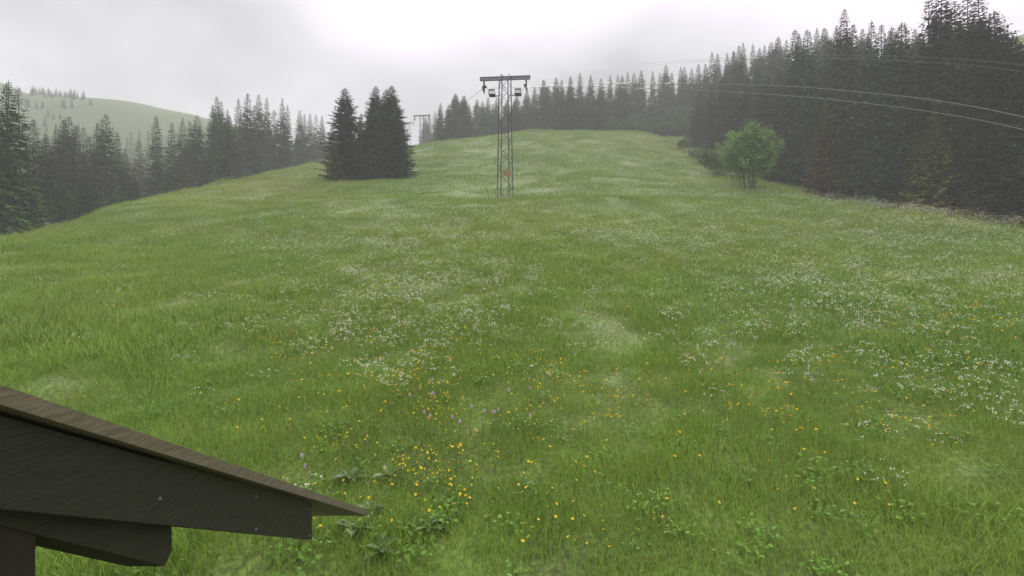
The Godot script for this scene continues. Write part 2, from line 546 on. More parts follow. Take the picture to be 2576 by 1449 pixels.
func build_forests() -> void:
	var taken := []
	# the wood below the brow of the meadow: u, v of the tip, distance
	var gl := "spruces below the meadow brow"
	var ll := "dark spruce in the wood behind the meadow's falling grassy brow"
	for a in [[85, 299, 62], [141, 309, 72], [160, 300, 69], [173, 291, 70], [191, 314, 74], [210, 316, 76], [244, 309, 76], [266, 285, 75], [295, 331, 80],
			[393, 289, 84], [432, 307, 92], [459, 293, 88], [477, 303, 97], [496, 288, 91], [535, 262, 97], [546, 241, 95], [556, 254, 98], [572, 272, 100], [600, 245, 101], [623, 234, 103], [651, 237, 105], [671, 245, 108], [710, 244, 113], [723, 262, 116],
			[754, 277, 134], [766, 285, 138], [780, 284, 140], [795, 287, 142], [810, 290, 140], [115, 345, 66], [225, 340, 72], [314, 372, 78], [350, 350, 92], [640, 262, 112], [690, 275, 112]]:
		var p := at(a[0], a[1], a[2])
		taken.append(Vector2(p.x, a[2]))
		spruce_px(pick(["dark", "dark3", "dark2", "sparse", "dark3"]), a[0], a[1], a[2], rng.randf_range(0.85, 1.1), ll, gl)
	for a in [[6, 198, 43, 0.7], [26, 206, 45, 0.75], [56, 219, 47, 0.7], [-30, 190, 44, 0.8]]:
		var p := at(a[0], a[1], a[2])
		taken.append(Vector2(p.x, a[2]))
		spruce_px("sparse", a[0], a[1], a[2], a[3], "thin ragged spruce with bare gaps, tallest at the edge of the brow wood", "ragged spruces at the brow", -0.03)
	for a in [[212, 402, 58], [279, 418, 61], [150, 430, 55], [335, 420, 66], [90, 440, 50], [420, 405, 74], [480, 395, 80]]:
		var p := at(a[0], a[1], a[2])
		taken.append(Vector2(p.x, a[2]))
		spruce_px("young", a[0], a[1], a[2], 0.85, "young lighter green spruce just behind the grassy brow", "young spruces behind the brow")
	fill_forest(46, -100, -46, 42, 150, SKY_L, ["dark", "dark2", "dark3", "far"], 3.6, 12, 19, ll, gl, taken)
	# pale trees further down the valley
	var gv := "hazy spruces on the far hillside"
	var lv := "pale hazy spruce on the far grassy hill"
	for a in [[330, 330, 150], [350, 326, 155], [372, 327, 152], [320, 345, 148]]:
		spruce_px("far", a[0], a[1], a[2], 1.0, lv, gv)
	for i in 26:
		var u := 78.0 + i * 4.6 + rng.randf_range(-2, 2)
		var d := rng.randf_range(250.0, 264.0)
		var x := (u - 1288.0) / F * d
		spruce(pick(["far", "far2"]), x, d, rng.randf_range(3.0, 5.0), 1.3, lv, gv)
	for i in 60:
		var d := rng.randf_range(170.0, 256.0)
		var x := (rng.randf_range(0.0, 250.0) - 1288.0) / F * d
		spruce(pick(["far", "far2"]), x, d, rng.randf_range(3.5, 5.5), 1.3, lv, gv)
	# the broad clump alone on the meadow
	var gm := "spruces of the clump on the open meadow"
	for a in [[868, 220, 72, 0.95, "broad"], [945, 215, 73, 0.82, "broad"], [985, 214, 71.5, 0.95, "broad"], [970, 224, 74, 0.8, "dark2"], [1003, 285, 69.5, 0.95, "broad"], [908, 285, 70.5, 0.9, "dark2"], [845, 330, 70, 0.85, "young"], [930, 270, 74, 0.9, "dark"]]:
		spruce_px(a[4], a[0], a[1], a[2], a[3], "dark spruce of the clump standing alone on the open meadow", gm)
	for a in [[1108, 257, 138, 0.9, "dark3"], [1146, 235, 140, 1.0, "broad"], [1167, 239, 141, 0.9, "broad"], [1128, 265, 136, 0.9, "dark2"]]:
		spruce_px(a[4], a[0], a[1], a[2], a[3], "dark spruce of the small clump between the two lift pylons", "spruces between the lift pylons")
	# skyline trees at the head of the meadow
	var gt := "spruces along the head of the meadow"
	var lt := "misty spruce in the wood at the head of the meadow"
	for a in [[1200, 249, 165], [1214, 254, 170], [1228, 244, 168], [1250, 241, 166], [1240, 262, 160], [1275, 250, 170], [1300, 236, 168], [1325, 228, 160], [1345, 215, 158], [1368, 200, 152], [1380, 214, 156], [1399, 195, 150], [1413, 200, 152], [1435, 191, 151], [1459, 180, 149], [1486, 187, 150], [1512, 197, 155],
			[1535, 188, 158], [1554, 186, 160], [1565, 190, 157], [1579, 179, 158], [1595, 182, 162], [1613, 176, 160], [1642, 177, 158], [1660, 180, 155], [1675, 162, 150], [1690, 182, 158], [1712, 166, 152], [1721, 167, 155], [1740, 171, 150], [1757, 160, 146],
			[1080, 285, 215], [1095, 280, 205], [1070, 292, 220], [1180, 262, 172]]:
		var p := at(a[0], a[1], a[2])
		taken.append(Vector2(p.x, a[2]))
		spruce_px(pick(["dark", "dark2", "dark3", "dark2"]), a[0], a[1], a[2], rng.randf_range(0.95, 1.15), lt, gt)
	fill_forest(40, -12, 56, 146, 185, SKY_R, ["dark", "dark2", "far"], 3.4, 11, 17, lt, gt, taken)
	# the wooded slope beside the meadow
	var gb := "misty spruces high on the wooded slope"
	var lb := "misty spruce high on the wooded slope above the leafy tree"
	for a in [[1791, 128, 128, "sparse"], [1805, 134, 130, ""], [1829, 131, 126, ""], [1847, 128, 130, ""], [1859, 114, 122, ""], [1869, 107, 120, ""], [1894, 109, 122, ""], [1910, 120, 126, ""], [1923, 112, 120, ""], [1940, 105, 124, ""], [1957, 92, 116, ""], [1978, 100, 120, ""], [2055, 68, 112, ""], [2074, 69, 114, ""], [2104, 62, 108, ""], [2169, 72, 106, ""], [2301, 71, 96, ""], [2240, 74, 104, ""], [2320, 84, 98, ""], [2010, 84, 118, ""], [2562, 108, 74, ""], [2590, 96, 80, ""], [2535, 118, 84, ""], [2570, 128, 66, ""], [1775, 160, 135, ""], [1845, 128, 118, ""]]:
		var p := at(a[0], a[1], a[2])
		taken.append(Vector2(p.x, a[2]))
		spruce_px(a[3] if a[3] != "" else pick(["dark", "dark2", "dark3"]), a[0], a[1], a[2], rng.randf_range(0.9, 1.15), lb, gb)
	var gr := "tall spruces beside the flower meadow"
	var lr := "tall dark spruce in the front row of the wood beside the flower meadow"
	for a in [[2000, 72, 77, "dark2"], [2031, 73, 75, "dark2"], [2087, 102, 70, "dark"], [2123, 22, 66, "dark2"], [2146, 60, 69, "dark"], [2184, 89, 64, "dark3"], [2192, 50, 63, "dark3"], [2217, 60, 62, "dark"], [2244, 64, 60, "dark3"], [2269, 54, 58, "broad"], [2337, -22, 54, "sparse"], [2368, -50, 53, "dark2"], [2402, 0, 52, "dark2"], [2434, -30, 51, "dark"], [2462, -10, 50, "dark2"], [2500, 25, 49, "broad"], [2525, 75, 48, "dark2"], [2548, 87, 46, "broad"], [2600, 120, 45, "broad"], [1960, 170, 78, "dark"], [1930, 190, 82, "dark2"], [1880, 195, 92, "dark"], [1905, 170, 90, "dark3"], [1840, 210, 98, "dark2"], [1790, 215, 106, "dark"], [1815, 190, 108, "dark3"], [1760, 230, 114, "dark"], [2060, 170, 74, "dark"], [1862, 160, 104, "dark2"]]:
		var p := at(a[0], a[1], a[2])
		taken.append(Vector2(p.x, a[2]))
		spruce_px(a[3], a[0], a[1], a[2], rng.randf_range(0.95, 1.15), lr, gr)
	for a in [[2073, 263, 63, "olive", "olive green young spruce with branches to the ground, in front of the tall wood"], [2234, 343, 54, "blue", "small bluish young spruce between the tall trunks above the fence"], [2353, 267, 47.5, "young", "bright green young spruce in front of the darkest tall spruces"], [2305, 330, 50, "young", "short bright green spruce at the foot of the tall wood"], [2420, 330, 46, "olive", "olive spruce low at the foot of the darkest tall spruces"]]:
		var p := at(a[0], a[1], a[2])
		taken.append(Vector2(p.x, a[2]))
		spruce_px(a[3], a[0], a[1], a[2] - 1.5, 0.92, a[4], "")
	fill_forest(16, 48, 62, 40, 120, SKY_R, ["dark", "dark2", "dark3"], 3.3, 13, 20, "dark spruce deep inside the wood beside the flower meadow", gr, taken)
	fill_forest(44, 56, 122, 70, 145, SKY_R, ["far", "far2", "dark"], 3.8, 13, 19, lb, gb, taken)

	# broadleaf tree and bushes
	var tr := broadleaf(5, 7.2, 5.6, 11, 17000, 0.23, Color(0.23, 0.36, 0.12))
	var p := at(1885, 475, 58.0)
	var o := thing("leafy_tree", on_ground(p.x, 58.0, 0.05), "bright green leafy tree with many thin stems at the meadow's edge", "tree")
	part("trunk", tr[0], M.bark, o)
	part("crown", tr[1], M.leaf, o)
	var b0 := broadleaf(9, 4.0, 4.6, 6, 3600, 0.2, Color(0.11, 0.175, 0.055))
	var b1 := broadleaf(14, 3.0, 4.0, 5, 2600, 0.17, Color(0.125, 0.19, 0.06))
	var k := 0
	for a in [[1800, 440, 74, 0.95], [1775, 410, 84, 0.9], [1830, 430, 72, 0.8], [1755, 395, 92, 0.8], [1720, 370, 104, 0.6], [1795, 395, 86, 0.8]]:
		p = at(a[0], a[1], a[2])
		o = thing("leafy_bush", on_ground(p.x, a[2], 0.05), "dull green leafy bush between the leafy tree and the marker poles", "bush", "bushes beside the leafy tree")
		o.scale = Vector3.ONE * a[3]
		o.rotation.y = rng.randf() * TAU
		part("stems", (b0 if k % 2 == 0 else b1)[0], M.bark, o)
		part("foliage", (b0 if k % 2 == 0 else b1)[1], M.leaf, o)
		k += 1
	for a in [[1540, 146, 1.4], [1580, 147, 1.7], [1615, 146, 1.3], [1650, 145, 1.8], [1690, 141, 1.6], [1725, 134, 1.7], [1600, 151, 2.2], [1665, 149, 2.3], [1710, 142, 2.3], [1560, 150, 1.9]]:
		var x: float = (a[0] - 1288.0) / F * a[1]
		o = thing("leafy_bush", on_ground(x, a[1], 0.05), "pale green bushy tree at the foot of the wood above the meadow", "bush", "bushy trees at the head of the meadow")
		o.scale = Vector3.ONE * a[2]
		o.rotation.y = rng.randf() * TAU
		part("stems", (b0 if k % 2 == 0 else b1)[0], M.bark, o)
		part("foliage", (b0 if k % 2 == 0 else b1)[1], M.leaf, o)
		k += 1

# ------------------------------------------------------------------ ski lift
func bar(s: Soup, a: Vector3, b: Vector3, r: float, sides := 5) -> void:
	s.tube([a, b], [r, r], sides)

func bar_part(called: String, a: Vector3, b: Vector3, r: float, mat: Material, parent: Node, sides := 6) -> void:
	var s := Soup.new()
	bar(s, a, b, r, sides)
	part(called, s.mesh(), mat, parent)

func pylon(base: Vector3, height: float, label: String, detail: bool) -> Node3D:
	var o := thing("lift_pylon", base, label, "pylon")
	o.rotation.y = deg_to_rad(-5.0)
	var turn := Basis(Vector3.UP, deg_to_rad(24.0))
	var wb := 0.62
	var wt := 0.46
	var corner := func(i: int, t: float) -> Vector3:
		var w := lerpf(wb, wt, t)
		var c := [Vector3(-w, 0, w), Vector3(w, 0, w), Vector3(w, 0, -w), Vector3(-w, 0, -w)]
		var q: Vector3 = turn * c[i]
		return q + Vector3(0, t * height, 0)
	for i in 4:
		bar_part("leg", corner.call(i, -0.03), corner.call(i, 1.01), 0.052, M.steel, o, 8)
	var levels := 11 if detail else 6
	for i in 4:
		for l in levels:
			var t0 := float(l) / levels
			var t1 := float(l + 1) / levels
			var a: Vector3 = corner.call(i, t0 if l % 2 == 0 else t1)
			var b: Vector3 = corner.call((i + 1) % 4, t1 if l % 2 == 0 else t0)
			bar_part("brace", a, b, 0.024, M.steel, o, 5)
	# footing
	var ft := Soup.new()
	ft.lathe(Vector3(0, -1.2, 0), Vector3.UP, [Vector2(0.0, 0.0), Vector2(1.05, 0.0), Vector2(0.95, 1.2), Vector2(0.9, 1.24), Vector2(0, 1.24)], 16)
	part("footing", ft.mesh(), M.concrete, o)
	# cross beam: a welded I section
	var half := 2.53
	var bm := Soup.new()
	bm.box(Vector3(0, height, 0), Vector3(half * 2, 0.3, 0.05))
	bm.box(Vector3(0, height + 0.16, 0), Vector3(half * 2, 0.03, 0.24))
	bm.box(Vector3(0, height - 0.16, 0), Vector3(half * 2, 0.03, 0.24))
	for k in 9:
		bm.box(Vector3(-half + 0.02 + k * (half * 2 - 0.04) / 8.0, height, 0), Vector3(0.025, 0.285, 0.2))
	part("crossbeam", bm.mesh(), M.steel_pale, o)
	for sx in [-0.42, 0.42]:
		var lug := Soup.new()
		lug.box(Vector3(sx, height + 0.26, 0), Vector3(0.03, 0.18, 0.03))
		lug.box(Vector3(sx, height + 0.36, 0), Vector3(0.16, 0.05, 0.08))
		part("lifting_lug", lug.mesh(), M.steel, o)
	for sx in [-1.0, 1.0]:
		var cx: float = sx * (half - 0.42)
		var hg := Soup.new()
		hg.box(Vector3(cx, height - 0.45, 0), Vector3(0.16, 0.62, 0.14))
		hg.box(Vector3(cx - 0.14 * sx, height - 0.78, 0), Vector3(0.22, 0.07, 0.5))
		hg.box(Vector3(cx - 0.02 * sx, height - 0.98, 0), Vector3(0.05, 0.35, 0.75))
		var hanger := part("sheave_hanger", hg.mesh(), M.steel, o)
		for k in 4:
			var wh := Soup.new()
			wh.lathe(Vector3(cx + 0.06 * sx, height - 1.08, (k - 1.5) * 0.37), Vector3.RIGHT, [Vector2(0.0, -0.045), Vector2(0.17, -0.045), Vector2(0.17, -0.03), Vector2(0.135, -0.012), Vector2(0.135, 0.012), Vector2(0.17, 0.03), Vector2(0.17, 0.045), Vector2(0.0, 0.045)], 16)
			part("sheave", wh.mesh(), M.rubber, hanger)
		if not detail: continue
		# maintenance platform on its bracket
		var py := height - 1.72
		var pf := Soup.new()
		pf.box(Vector3(sx * 0.95, py, 0), Vector3(0.95, 0.07, 0.07))
		pf.box(Vector3(sx * 1.3, py + 0.06, 0), Vector3(0.62, 0.035, 0.9))
		var plat := part("work_platform", pf.mesh(), M.steel, o)
		var rl := Soup.new()
		for q in [[-0.3, -0.43], [0.3, -0.43], [0.3, 0.43], [-0.3, 0.43]]:
			bar(rl, Vector3(sx * 1.3 + q[0], py + 0.06, q[1]), Vector3(sx * 1.3 + q[0], py + 0.5, q[1]), 0.018)
		for h in [0.27, 0.5]:
			for z in [-0.43, 0.43]:
				bar(rl, Vector3(sx * 1.3 - 0.3, py + h, z), Vector3(sx * 1.3 + 0.3, py + h, z), 0.018)
			bar(rl, Vector3(sx * 1.6, py + h, -0.43), Vector3(sx * 1.6, py + h, 0.43), 0.018)
		rl.box(Vector3(sx * 1.3, py + 0.42, 0.445), Vector3(0.58, 0.16, 0.012))
		part("railing", rl.mesh(), M.steel, plat)
	if detail:
		for k in 30:
			bar_part("rung", corner.call(0, 0.04 + k * 0.031) + turn * Vector3(0.0, 0, 0.05), corner.call(0, 0.04 + k * 0.031) + turn * Vector3(0.36, 0, 0.05), 0.012, M.steel, o, 4)
		var pad := Soup.new()
		pad.box(Vector3(0, 2.5, 0) + turn * Vector3(0, 0, 0.63), Vector3(0.8, 0.62, 0.05), turn)
		part("warning_panel", pad.mesh(), M.orange, o)
	return o

func sag(a: Vector3, b: Vector3, n: int, s: float, r: float, soup: Soup) -> void:
	var pts := []
	var rad := []
	for i in n + 1:
		var t := float(i) / n
		pts.append(a.lerp(b, t) - Vector3(0, 4.0 * s * t * (1.0 - t), 0))
		rad.append(r)
	soup.tube(pts, rad, 6)

# a rope whose plan is a straight line between two points and which passes these measured sight lines
func rope_through(a: Vector2, b: Vector2, views: Array) -> Array:
	var c := Curve3D.new()
	var pts := []
	for q in views:
		var xr: float = (q[0] / 1.118 - 1288.0) / F
		# a + t (b - a), x = xr * d
		var t: float = (xr * a.y - a.x) / ((b.x - a.x) - xr * (b.y - a.y))
		var d := lerpf(a.y, b.y, t)
		pts.append(at(q[0] / 1.118, q[1] / 1.118, d))
	for i in pts.size():
		var tan: Vector3 = (pts[min(i + 1, pts.size() - 1)] - pts[max(i - 1, 0)])
		var lp: float = 0.0 if i == 0 else (pts[i] - pts[i - 1]).length() / 3.0
		var ln: float = 0.0 if i == pts.size() - 1 else (pts[i + 1] - pts[i]).length() / 3.0
		c.add_point(pts[i], -tan.normalized() * lp, tan.normalized() * ln)
	c.bake_interval = 0.35
	return Array(c.get_baked_points())

func build_lift() -> void:
	var d1 := 51.0
	var x1 := (1270.5 - 1288.0) / F * d1
	var b1 := on_ground(x1, d1)
	var top1 := (724.5 - 197.0) / F * d1
	pylon(b1, top1 - b1.y, "tall steel lattice lift pylon in mid meadow with work platforms under its crossbeam", true)
	var d2 := 150.0
	var x2 := (1061.0 - 1288.0) / F * d2
	var b2 := on_ground(x2, d2)
	var h2 := (724.5 - 291.0) / F * d2 - b2.y
	pylon(b2, h2, "small hazy lift pylon uphill between the two spruce clumps", false)
	var d3 := 232.0
	var x3 := (1029.0 - 1288.0) / F * d3
	var b3 := on_ground(x3, d3)
	var h3 := (724.5 - 309.0) / F * d3 - b3.y
	pylon(b3, h3, "faint lift pylon farthest uphill, only its head above the brow", false)
	var tilt := Basis(Vector3.UP, deg_to_rad(-5.0))
	for side in [-1.0, 1.0]:
		var off: Vector3 = tilt * Vector3(side * 2.17, -0.93, 0)
		var s := Soup.new()
		var p1: Vector3 = b1 + Vector3(0, top1 - b1.y, 0) + off
		var p2: Vector3 = b2 + Vector3(0, h2, 0) + off
		var p3: Vector3 = b3 + Vector3(0, h3, 0) + off
		sag(p1, p2, 24, 1.6, 0.02, s)
		sag(p2, p3, 14, 1.0, 0.02, s)
		var views: Array
		var to: Vector2
		if side > 0.0:
			views = [[1669, 234], [1850, 235.5], [1979, 238], [2160, 241], [2300, 249], [2450, 263], [2588, 277], [2740, 301], [2880, 330], [3030, 364]]
			to = Vector2(12.5, 12.0)
		else:
			views = [[1640, 241], [1772, 248], [1979, 256.5], [2160, 266], [2300, 277], [2450, 293], [2588, 311], [2740, 336], [2880, 366], [3030, 402]]
			to = Vector2(13.0, 12.6)
		var pts := rope_through(Vector2(p1.x, -p1.z), to, views)
		pts.push_front(p1)
		var rad := []
		for i in pts.size(): rad.append(0.0155)
		s.tube(pts, rad, 8)
		var o := part(numbered("haul_rope"), s.mesh(), M.rope, self)
		tag(o, "wet steel haul rope passing the tall wood, %s of the two from the pylon" % ("upper" if side > 0.0 else "lower"), "cable")
	# two thin overhead lines crossing in front of the wood
	var k := 0
	for views in [[[1440, 226], [1600, 203], [1738, 187], [1869, 174], [1983, 167.5], [2160, 157], [2374, 155], [2588, 161], [2740, 170], [2880, 184], [3060, 206]], [[1440, 231], [1600, 209], [1738, 193], [1869, 180], [1983, 173.5], [2160, 165.5], [2374, 165], [2588, 173.5], [2740, 185], [2880, 203], [3060, 228]]]:
		var pts := rope_through(Vector2(0.0, 150.0), Vector2(31.0, 27.0), views)
		var s := Soup.new()
		var rad := []
		for i in pts.size(): rad.append(0.012)
		s.tube(pts, rad, 5)
		var o := part(numbered("overhead_line"), s.mesh(), M.rope, self)
		tag(o, "thin overhead line high across the tall wood, %s of the pair" % ["upper", "lower"][k], "cable")
		k += 1

# ------------------------------------------------------------------ poles and fence
func build_poles() -> void:
	for a in [[1795, 440, 416, 76], [1726, 410, 397, 92], [1762, 408, 400, 92], [1678, 352, 344, 122], [1685, 351, 342, 122]]:
		var p := at(a[0], a[1], a[3])
		var h: float = clampf((a[1] - a[2]) / F * a[3] + 0.15, 0.9, 1.9)
		var o := thing("marker_pole", on_ground(p.x, a[3]), "pale thin marker pole standing in the grass by the dull bushes", "pole", "pale marker poles")
		var s := Soup.new()
		s.tube([Vector3(0, -0.2, 0), Vector3(0.02, h, 0)], [0.045, 0.04], 7)
		part("shaft", s.mesh(), M.pale_wood, o)
		var cp := Soup.new()
		cp.tube([Vector3(0.02, h - 0.22, 0), Vector3(0.02, h - 0.1, 0)], [0.048, 0.048], 7)
		part("band", cp.mesh(), M.yellow, o)
	var tops := []
	for a in [[2088, 490], [2128, 498], [2166, 506], [2198, 514], [2235, 523], [2285, 532], [2340, 541], [2050, 485]]:
		var d: float = 35.5 / ((a[0] - 1288.0) / F)
		var q := on_ground(35.5, d)
		var o := thing("fence_post", q, "thin dark fence post at the meadow's edge below the tall wood", "fence post", "pasture fence posts")
		var s := Soup.new()
		s.tube([Vector3(0, -0.25, 0), Vector3(rng.randf_range(-0.04, 0.04), 0.95, 0), ], [0.045, 0.038], 7)
		s.lathe(Vector3(0, 0.95, 0), Vector3.UP, [Vector2(0.038, 0.0), Vector2(0.02, 0.03), Vector2(0, 0.035)], 7)
		part("shaft", s.mesh(), M.bark_plain, o)
		var ins := Soup.new()
		ins.box(Vector3(0, 0.85, 0.05), Vector3(0.03, 0.05, 0.04))
		part("insulator", ins.mesh(), M.rubber, o)
		tops.append(q + Vector3(0, 0.85, 0.05))
	tops.sort_custom(func(a, b): return a.z > b.z)
	var w := Soup.new()
	for i in tops.size() - 1: sag(tops[i], tops[i + 1], 6, 0.05, 0.004, w)
	tag(part("fence_wire", w.mesh(), M.rope, self), "thin wire strung between the dark pasture fence posts", "wire")

# ------------------------------------------------------------------ hut
func slope_piece(x0: float, x1: float, d0: float, d1: float, top: float, thick: float, cut := 0.0, thick0 := -1.0) -> ArrayMesh:
	# a member running along the roof slope y = 0.365 - 0.53 d + top, cut plumb at its ends
	var s := Soup.new()
	var y := func(d: float) -> float: return 0.365 - 0.53 * d + top
	var prof := [Vector2(d0, y.call(d0)), Vector2(d1, y.call(d1)), Vector2(d1, y.call(d1) - thick + cut), Vector2(d1 - cut * 0.7, y.call(d1 - cut * 0.7) - thick), Vector2(d0, y.call(d0) - (thick if thick0 < 0.0 else thick0))]
	if cut == 0.0: prof.remove_at(3)
	var e := 0.004
	var n := prof.size()
	var c := Vector2.ZERO
	for p in prof: c += p / n
	var inner := []
	for p in prof: inner.append(p + (c - p).normalized() * e * 1.4)
	var P := func(x: float, p: Vector2) -> Vector3: return Vector3(x, p.y, -p.x)
	for i in n:
		var j := (i + 1) % n
		s.quad(P.call(x1 - e, prof[i]), P.call(x1 - e, prof[j]), P.call(x0 + e, prof[j]), P.call(x0 + e, prof[i]), Color.WHITE)
		s.quad(P.call(x1, inner[i]), P.call(x1, inner[j]), P.call(x1 - e, prof[j]), P.call(x1 - e, prof[i]), Color.WHITE)
		s.quad(P.call(x0 + e, prof[i]), P.call(x0 + e, prof[j]), P.call(x0, inner[j]), P.call(x0, inner[i]), Color.WHITE)
	for i in range(1, n - 1):
		s.tri(P.call(x1, inner[0]), P.call(x1, inner[i + 1]), P.call(x1, inner[i]), Color.WHITE)
		s.tri(P.call(x0, inner[0]), P.call(x0, inner[i]), P.call(x0, inner[i + 1]), Color.WHITE)
	return s.mesh()

func build_hut() -> void:
	var base := on_ground(-2.4, 1.0)
	var o := thing("timber_hut", base, "dark timber hut roof verge with fascia board, rafter and post", "hut")
	var back := -base
	# weathered roof boards running down the slope, their ends uneven
	var x := -1.07
	var i := 0
	while x > -3.5:
		var w := rng.randf_range(0.19, 0.24)
		part("roof_board", slope_piece(x - w + 0.004, x, -0.7, 3.79 + (rng.randf_range(-0.05, 0.03) if i else 0.0), rng.randf_range(-0.004, 0.004), 0.042), M.grey_wood if i % 3 == 0 else M.grey_wood2, o, back)
		x -= w
		i += 1
	part("fascia_board", slope_piece(-1.135, -1.1, -0.7, 2.82, -0.056, 0.2), M.dark_wood, o, back)
	part("rafter", slope_piece(-1.27, -1.14, 0.2, 1.72, -0.058, 0.33, 0.05, 0.06), M.dark_wood2, o, back)
	part("rafter", slope_piece(-2.4, -2.27, 0.2, 1.72, -0.058, 0.33, 0.05, 0.06), M.dark_wood2, o, back)
	part("rafter", slope_piece(-3.5, -3.37, 0.2, 1.72, -0.058, 0.33, 0.05, 0.06), M.dark_wood2, o, back)
	var gy := ground_y(-1.2, 1.15)
	var ps := Soup.new()
	ps.box(Vector3(-1.21, (gy - 0.3 - 0.45) / 2.0, -1.16), Vector3(0.13, -0.45 - gy + 0.3, 0.14))
	part("post", ps.mesh(), M.red_wood, o, back)
	for k in 9:
		var wd := -0.6 + k * 0.27
		var y1 := 0.365 - 0.53 * (wd + 0.26) - 0.08
		var y0 := ground_y(-2.2, wd) - 0.3
		var pl := Soup.new()
		pl.box(Vector3(-2.2 + (0.004 if k % 2 else 0.0), (y0 + y1) / 2.0, -(wd + 0.133)), Vector3(0.04, y1 - y0, 0.262))
		part("wall_plank", pl.mesh(), M.dark_wood, o, back)
	var nails := [[2.78, -0.02], [2.78, -0.16], [2.2, -0.02], [2.2, -0.16], [1.6, -0.1]]
	for q in nails:
		var nl := Soup.new()
		nl.lathe(Vector3(-1.1, 0.365 - 0.53 * q[0] - 0.075 + q[1], -q[0]), Vector3.RIGHT, [Vector2(0.006, 0.0), Vector2(0.005, 0.002), Vector2(0, 0.0025)], 8)
		part("nail", nl.mesh(), M.steel_pale, o, back)

# ------------------------------------------------------------------ grass and flowers
func multi(called: String, mesh: Mesh, mat: Material, spots: Array, tint: bool, label: String, category: String) -> void:
	var mm := MultiMesh.new()
	mm.transform_format = MultiMesh.TRANSFORM_3D
	mm.use_colors = tint
	mm.mesh = mesh
	mm.instance_count = spots.size()
	for i in spots.size():
		var p: Vector3 = spots[i][0]
		var k: float = spots[i][1]
		var b := Basis(Vector3.UP, rng.randf() * TAU).scaled(Vector3(k, k * rng.randf_range(0.75, 1.25), k))
		if tint:
			var e := 0.6
			var sx := (ground_y(p.x + e, -p.z) - ground_y(p.x - e, -p.z)) / (2.0 * e)
			var sz := (ground_y(p.x, -p.z - e) - ground_y(p.x, -p.z + e)) / (2.0 * e)
			b = Basis(Vector3(1, sx, 0), Vector3.UP, Vector3(0, sz, 1)) * b
		mm.set_instance_transform(i, Transform3D(b, p))
		if tint: mm.set_instance_color(i, spots[i][2])
	var o := MultiMeshInstance3D.new()
	o.name = numbered(called)
	o.multimesh = mm
	o.material_override = mat
	add_child(o)
	tag(o, label, category, "", "stuff")

func strew(d0: float, d1: float, per: float, k0: float, k1: float) -> Array:
	var out := []
	var area := 0.0
	var dd := d0
	while dd < d1:
		area += (minf(49.0, dd * 1.05 + 1.5) + minf(45.0, dd * 1.05 + 1.5)) * 0.5
		dd += 0.5
	var n := int(area * per)
	while out.size() < n:
		var d := sqrt(rng.randf_range(d0 * d0, d1 * d1)) if d1 < 40.0 else rng.randf_range(d0, d1)
		var lo := -minf(45.0, d * 1.05 + 1.5)
		var hi := minf(49.0, d * 1.05 + 1.5)
		var x := rng.randf_range(lo, hi)
		var t := clampf(0.5 + 0.6 * lump.get_noise_2d(x * 3.0, d * 3.0 + 500.0) + 0.4 * fine.get_noise_2d(x, d), 0.0, 1.0)
		out.append([on_ground(x, d), lerpf(k0, k1, t) * rng.randf_range(0.85, 1.15), sward_colour(x, d) * rng.randf_range(0.8, 1.2)])
	return out

func patch(u: float, v: float, ru: float, rv: float, n: int, out: Array, k := 1.0) -> void:
	var dn := -ground_at(u, v + rv).z
	var df := -ground_at(u, v - rv).z
	if df > 140.0: df = 140.0
	for i in n:
		var t := clampf(rng.randfn(0.0, 0.62), -1.6, 1.6)
		var d := sqrt(dn * df) * exp(t * log(df / dn) * 0.5)
		var x := (u - 1288.0 + clampf(rng.randfn(0.0, 0.7), -1.8, 1.8) * ru) / F * d
		if x < -32.0 or x > 37.0: continue
		if fine.get_noise_2d(x * 4.0, d * 4.0) < rng.randf_range(-0.5, 0.15): continue
		out.append([on_ground(x, d), rng.randf_range(0.75, 1.2) * k * (1.0 + 0.5 * smoothstep(14.0, 34.0, d))])

